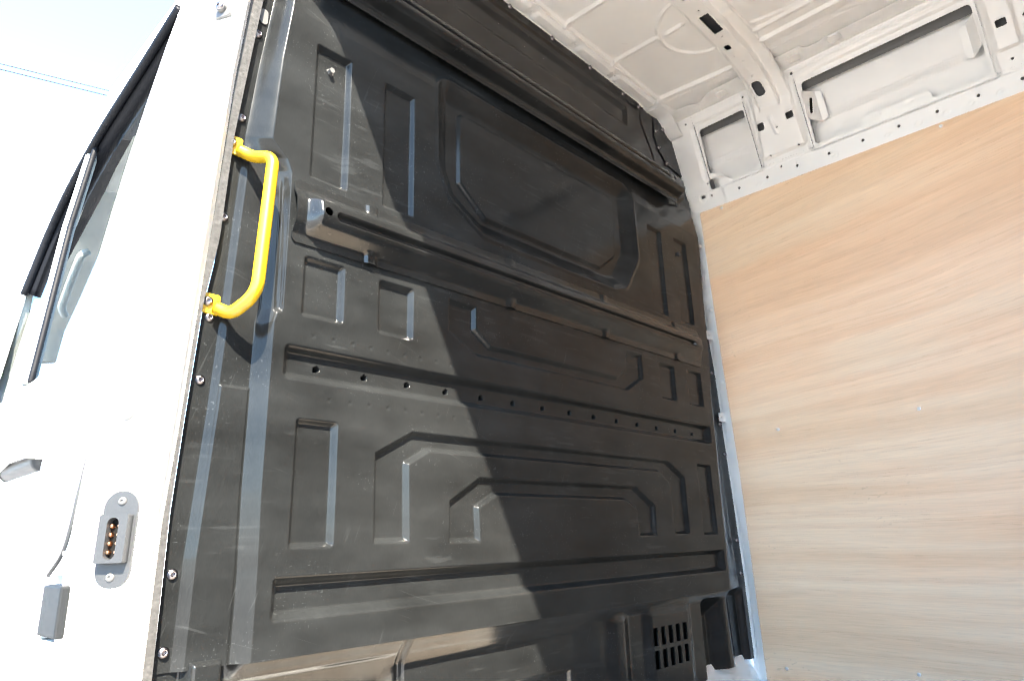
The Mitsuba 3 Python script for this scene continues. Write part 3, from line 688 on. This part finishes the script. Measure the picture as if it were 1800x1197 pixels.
# outer skin behind the cut-outs
def skin_r(y, s):
    P = P0 + s[:, None] * US - (0.060 + 0.010 * sm((s - 0.155) / 0.02) - 0.012 * sm((.0 - s) / .1))[:, None] * NS
    return P[:, 0], y, P[:, 2]
add('van__outer_skin', sheet(np.linspace(0.08, -4.3, 60), np.linspace(-0.35, 0.40, 60), skin_r), 'inner_white', True)
def closed(y0, y1, s0, s1, depth, name):
    """A shut box section behind the side panel: only its holes let light in."""
    def at(y, s, o): return P0 + s * US - o * NS + np.array([0, y, 0])
    q = [at(y, s, o) for o in (depth, 0.002) for y, s in ((y0, s0), (y1, s0), (y1, s1), (y0, s1))]
    f = [[0, 1, 2, 3], [0, 4, 5, 1], [1, 5, 6, 2], [2, 6, 7, 3], [3, 7, 4, 0]]
    add(name, (np.array(q), np.array(f)), 'cap_grey', False)
closed(0.03, -4.2, -0.095, 0.064, 0.022, 'van__side_box')
closed(-0.262, -0.442, 0.074, 0.352, 0.035, 'van__side_box')
closed(-0.955, -1.10, 0.074, 0.352, 0.035, 'van__side_box')
closed(0.03, -0.070, 0.064, 0.352, 0.035, 'van__side_box')
def band(y, u):
    P = P0 + (0.272 + 0.10 * u)[:, None] * US - (0.050 - 0.038 * u)[:, None] * NS
    return P[:, 0], y, P[:, 2]
add('van__side_stiffener', sheet(np.linspace(0.03, -1.3, 40), np.linspace(0, 1, 8), band), 'cap_grey', True)
def at_side(y, s, off): return P0 + s * US + off * NS + np.array([0, y, 0])
def bracket(y0, y1, s0, s1, inward, name):
    fr = frame(at_side(0, 0, 0), [0, -1, 0], US)
    # a folded tab: web standing out behind the opening and a lip turned along it
    web = np.array([at_side(y0, s0 + .018, 0), at_side(y0, s1, 0), at_side(y1, s1 - .012, -.045), at_side(y1, s0, -.045)])
    d = np.array([0, 0.0025 * (1 if inward > 0 else -1), 0])
    m1 = trimesh.convex.convex_hull(np.vstack([web, web + d]))
    lip = np.array([at_side(y1, s0, -.045), at_side(y1, s1 - .012, -.045), at_side(y1 - .020 * inward, s1 - .020, -.048), at_side(y1 - .020 * inward, s0 + .006, -.048)])
    m2 = trimesh.convex.convex_hull(np.vstack([lip, lip - NS * .0025]))
    k = add(name, merge(m1, m2), 'inner_white', False)
    c = web.mean(0) + d * 1.2 * (1 if inward > 0 else 1)
    e = (web[2] + web[3]) / 2 - (web[0] + web[1]) / 2; e /= np.linalg.norm(e)
    pg = Polygon([(-.0001, -.022), (.0001, -.022), (.0001, .022), (-.0001, .022)]).buffer(.005)
    add(name + '__slot', prism(pg, frame(c - np.array([0, .001, 0]), e, US), 0.0022), 'hole_black', False)
bracket(-0.452, -0.482, .150, .265, 1, 'van__bracket')
bracket(-0.944, -0.918, .150, .262, -1, 'van__bracket')
tabp = Polygon([(0.598, 0.070), (0.603, 0.102), (0.612, 0.106), (0.786, 0.106), (0.794, 0.100), (0.797, 0.072)])
add('van__window_tab', prism(tabp.difference(Point(.655, .094).buffer(.004)).difference(Point(.745, .094).buffer(.004)), frame(at_side(0, 0, -.014), [0, -1, 0], US), 0.002), 'inner_white', False)

# cross bow: a hat section hung under the roof, turning down into the side panel
path = dense(round_path([(-0.70, 2.735), (0.60, 2.733), (0.732, 2.708), (0.786, 2.657), (0.7935, 2.640)], 0.035, 8), 0.004)
PS = np.r_[0, np.cumsum(np.linalg.norm(np.diff(path, axis=0), axis=1))]
tan = np.gradient(path, axis=0); tan /= np.linalg.norm(tan, axis=1, keepdims=True)
nrm = np.c_[-tan[:, 1], tan[:, 0]]                                 # away from the load bay
sec = round_path([(-0.300, 0.026), (-0.311, 0.022), (-0.316, 0.0), (-0.348, -0.0015), (-0.380, 0.0), (-0.386, 0.024), (-0.420, 0.020), (-0.424, 0.024)], .006, 5)
sec = dense(sec, 0.003)
SS = np.r_[0, np.cumsum(np.linalg.norm(np.diff(sec, axis=0), axis=1))]
def bow(a, b):
    px_, pz_ = I(a, PS, path[:, 0]), I(a, PS, path[:, 1])
    nx, nz = I(a, PS, nrm[:, 0]), I(a, PS, nrm[:, 1])
    y, w = I(b, SS, sec[:, 0]), I(b, SS, sec[:, 1])
    k = sm((px_ - 0.60) / 0.15)
    y = y + 0.0 * k
    w = w - 0.012 * k * (w > 0.01)
    tabs = np.max([sm(1.4 - np.abs(px_ - q) / .016) for q in (-0.25, 0.08, 0.405)], 0) * (y < -0.388)
    w = w - 0.004 * tabs
    crown = 0.009 * (1 - ((px_ - CX) / 0.75) ** 2) * (px_ < 0.75) 
    return px_ + nx * w, y, pz_ + nz * w + np.maximum(crown, 0) * 0.6
def a_of(x): return I(x, path[:, 0], PS)
def b_of(y): return I(-y, -sec[:, 0], SS)
aa, bb = a_of, b_of
def slab(x0, x1, y0, y1, r): return sdf([(aa(x0), bb(y0)), (aa(x1), bb(y0)), (aa(x1), bb(y1)), (aa(x0), bb(y1))], r)
BOW_CUTS = [slab(.347, .448, -.341, -.371, .001), slab(.515, .545, -.333, -.351, .0075), slab(.236, .256, -.341, -.357, .0066)]
BOW_CUTS += [circ(aa(x), bb(y), r) for x, y, r in [(.320, -.357, .0042), (.459, -.341, .003), (.470, -.354, .0042), (.583, -.338, .0032), (.619, -.349, .0042), (.695, -.344, .004), (.12, -.35, .0042)]]
sl = [a_of(0.718), a_of(0.764)]
BOW_CUTS += [sdf([(sl[0], bb(-.322)), (sl[1] + .004, bb(-.326)), (sl[1] + .004, bb(-.358)), (sl[0], bb(-.354))], .014)]
add('van__roof_bow', sheet(np.linspace(0, PS[-1], 620), np.linspace(0, SS[-1], 74), bow, BOW_CUTS, thick=(0.0, 0, 0.004)), 'inner_white', 40)
add('van__roof_bow__liner', merge(bbox((-0.60, -0.379, 2.760), (0.66, -0.318, 2.763)), trimesh.convex.convex_hull([(x, y, z) for y in (-.375, -.318) for x, z in ((.73, 2.738), (.733, 2.740), (.796, 2.668), (.793, 2.666))])), 'dark_plastic', False)

# white post beside the plywood, with clips over the bulkhead's edge
def post(k, z):
    xf, xw = x_fr(z) - 0.012, x_wood(z) + 0.006
    q = round_path([(0, 0.052), (0.06, 0.036), (0.30, 0.030), (0.45, 0.022), (0.80, 0.006), (1.0, -0.004), (1.08, -0.05)], .01, 5)
    kk = np.linspace(0, 1, len(q))
    t, y = I(k, kk, q[:, 0]), I(k, kk, q[:, 1])
    return xf + (xw - xf) * t, y, z
add('van__side_post', sheet(np.linspace(0, 1, 46), np.linspace(0.80, 2.46, 80), post), 'inner_white', 40)
for x, z in [(.915, 2.241), (.925, 1.942), (.950, 1.645)]:
    m = prism(Polygon([(-.018, -.015), (.03, -.017), (.03, .017), (-.018, .015)]).difference(Point(-.006, 0).buffer(.0035)), frame([x, 0.0335, z], [1, -0.25, 0], [0, 0, 1]), 0.003)
    add('van__edge_clip', m, 'inner_white', False)
PLUG = mikit.ply(lathe([(0, .0016), (.0035, .0014), (.0062, .0002), (.0066, -.002)], 16), 'inner_white', 40)
for x, z in [(.893, 2.278), (.921, 2.035), (.951, 1.769)]:
    put('van__post_plug', PLUG, place([x, 0.0115, z], [-.5, -.85, 0]))
add('van__lower_step', sheet(np.linspace(0.50, 1.06, 40), np.linspace(0, 1, 14), lambda x, v: (x, 0.068 - 0.03 * v, 0.872 - 0.085 * v)), 'inner_white', 40)
# far side below the plywood's edge, left side, rear doors: what shuts the load bay
def far(y, z): return x_wood(z) + 0.03, y, z
add('van__side_wall', sheet(np.linspace(0.05, -4.3, 30), np.linspace(0.76, 2.42, 40), far), 'inner_white', True)
def x_in(z): return I(z, [0.76, 1.08, 1.58, 2.08, 2.34, 2.6, 2.75], [-0.905, -0.90, -0.879, -0.855, -0.832, -0.80, -0.74])
def opening(y, z):
    yy = np.clip((y + 0.30) / 0.34, 0, 1)
    top = 2.597 - 0.42 * (1 - np.sqrt(np.maximum(1 - yy ** 2, 0)))
    return np.maximum(np.maximum(z - top, 0.80 - z), np.maximum(-1.34 - y, y - 0.06))
add('van__near_side_inner', sheet(np.linspace(0.03, -4.3, 240), np.linspace(0.76, 2.762, 130), lambda y, z: (x_in(z), y, z), [opening]), 'inner_white', True)
add('van__near_side_outer', sheet(np.linspace(0.03, -4.3, 240), np.linspace(0.66, 2.80, 130), lambda y, z: (x_ext(z), y, z), [lambda y, z: np.maximum(np.maximum(z - 2.66, 0.72 - z), np.maximum(-1.38 - y, y - 0.1))]), 'body_white', True)
def roof_out(x, y): return x, y, 2.80 + 0.03 * (1 - ((x - CX) / 0.8) ** 2)
add('van__roof_skin', sheet(np.linspace(-0.76, 0.82, 30), np.linspace(1.5, -4.3, 40), roof_out), 'body_white', True)
add('van__rear_door', bbox((-0.97, -4.34, 0.72), (0.03, -4.30, 2.80), .008), 'inner_white', False)
add('van__rear_door', bbox((0.035, -4.34, 0.72), (1.03, -4.30, 2.80), .008), 'inner_white', False)
add('van__floor_pan', bbox((-1.0, -4.3, 0.70), (1.05, 0.15, 0.785)), 'inner_white', False)

add('van__cab_rear_trim', bbox((-0.80, 0.170, 0.70), (1.04, 0.176, 2.79)), 'dark_plastic', False)
add('van__cab_far_side', bbox((1.02, 0.20, 0.70), (1.03, 1.9, 1.70)), 'dark_plastic', False)
add('van__cab_rear_trim', bbox((-0.95, 0.20, 0.70), (1.04, 1.9, 0.72)), 'dark_plastic', False)
# ------------------------------------------------------------------ plywood
def lining(y, z): return x_wood(z), y, z
ply = sheet(np.linspace(0.0, -4.25, 120), np.linspace(0.80, 2.409, 80), lining, thick=(0.009, 0, 0))
add('plywood_lining', ply, 'ply_wall', 40, label='large pale plywood sheet lining the far side wall of the load bay', category='plywood panel')
scene['zinc'] = two({'type': 'roughconductor', 'material': 'Al', 'alpha': 0.35, 'specular_reflectance': {'type': 'rgb', 'value': 0.8}})
PS_ = mikit.ply(lathe([(0, .0012), (.0016, .0005), (.003, .0018), (.0052, .0012), (.0056, -.001)], 16), 'zinc', 30)
for y, z in [(-.088, 2.398), (-.797, 2.398), (-.158, 1.577), (-.58, 1.583), (-.07, .841), (-.445, .86), (-.80, .90)]:
    put('plywood_lining__screw', PS_, place([x_wood(z) - 0.0003, y, z], [-1, 0, -0.06]))
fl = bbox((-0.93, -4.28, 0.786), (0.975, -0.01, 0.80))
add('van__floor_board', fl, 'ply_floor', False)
near = sheet(np.linspace(-1.40, -4.25, 20), np.linspace(0.80, 2.40, 20), lambda y, z: (x_in(z) + 0.012, y, z), thick=(-0.009, 0, 0))
add('van__near_side_lining', near, 'ply_wall', 40)
rear = bbox((-0.88, -4.297, 0.84), (0.94, -4.286, 2.40))
add('van__rear_door_lining', rear, 'ply_wall', False)

# ------------------------------------------------------------------ grab handle
labels['grab_handle'] = {'label': 'bright yellow tubular grab handle bolted to the bulkhead edge by the door pillar', 'category': 'grab handle'}
B = -0.030
gp = [(-0.842, 0.034, 1.951), (-0.826, 0.026, 1.944), (-0.800, B, 1.931), (-0.806, B - .006, 1.80), (-0.815, B - .006, 1.68), (-0.838, 0.014, 1.640), (-0.850, 0.034, 1.642)]
gp = [(-0.838, 0.018, 1.944), (-0.818, 0.0, 1.930), (-0.800, -0.040, 1.921), (-0.814, -0.046, 1.655), (-0.836, -0.004, 1.626), (-0.853, 0.016, 1.638)]
add('grab_handle__bar', tube(dense(round_path(gp, 0.045, 12), 0.004), 0.0110, 20), 'yellow_paint', True)
for (x, z), s in (((-.8415, 1.955), 1), ((-.8555, 1.647), -1)):
    ft = Polygon([(-.014, -.012), (.013, -.016), (.013, .012), (-.014, .014)]).buffer(.004)
    add('grab_handle__foot', prism(ft, frame([x - .006, 0.0270, z], [1, -0.15, 0], [0.0, 0, 1]), 0.004), 'yellow_paint', False)
    put('grab_handle__bolt', BOLT, place([x - .009, 0.0222, z + .002], [-0.15, -1, 0]))

# ------------------------------------------------------------------ power cables in the sky
add('power_cable', tube([(-3.85, 9.82, 7.37), (-0.60, 10.82, 8.59), (2.65, 11.85, 9.81), (5.9, 12.85, 11.03)], 0.0075, 6), 'cable_mat', True,
    label='upper of two thin overhead cables crossing the bright sky', category='overhead cable')
add('power_cable', tube([(-3.84, 9.82, 7.31), (-0.58, 10.86, 8.52), (2.68, 11.90, 9.73), (5.94, 12.94, 10.94)], 0.0075, 6), 'cable_mat', True,
    label='lower of two thin overhead cables crossing the bright sky', category='overhead cable')

# ------------------------------------------------------------------ labels of parts that look different from the rest of their thing
labels['van__contact_plate'] = {'label': 'grey plastic contact plate with brass pins on the door pillar'}
labels['van__side_moulding'] = {'label': 'dark grey plastic moulding low on the pillar'}
labels['bulkhead__cross_rail'] = {'label': 'projecting middle cross rail with a long slot and a round hole'}
labels['bulkhead__cross_rail_001'] = {'label': 'upper cross rail below the roof'}
labels['bulkhead__kick_panel'] = {'label': 'glossy black lower panel with a ten-slot vent'}
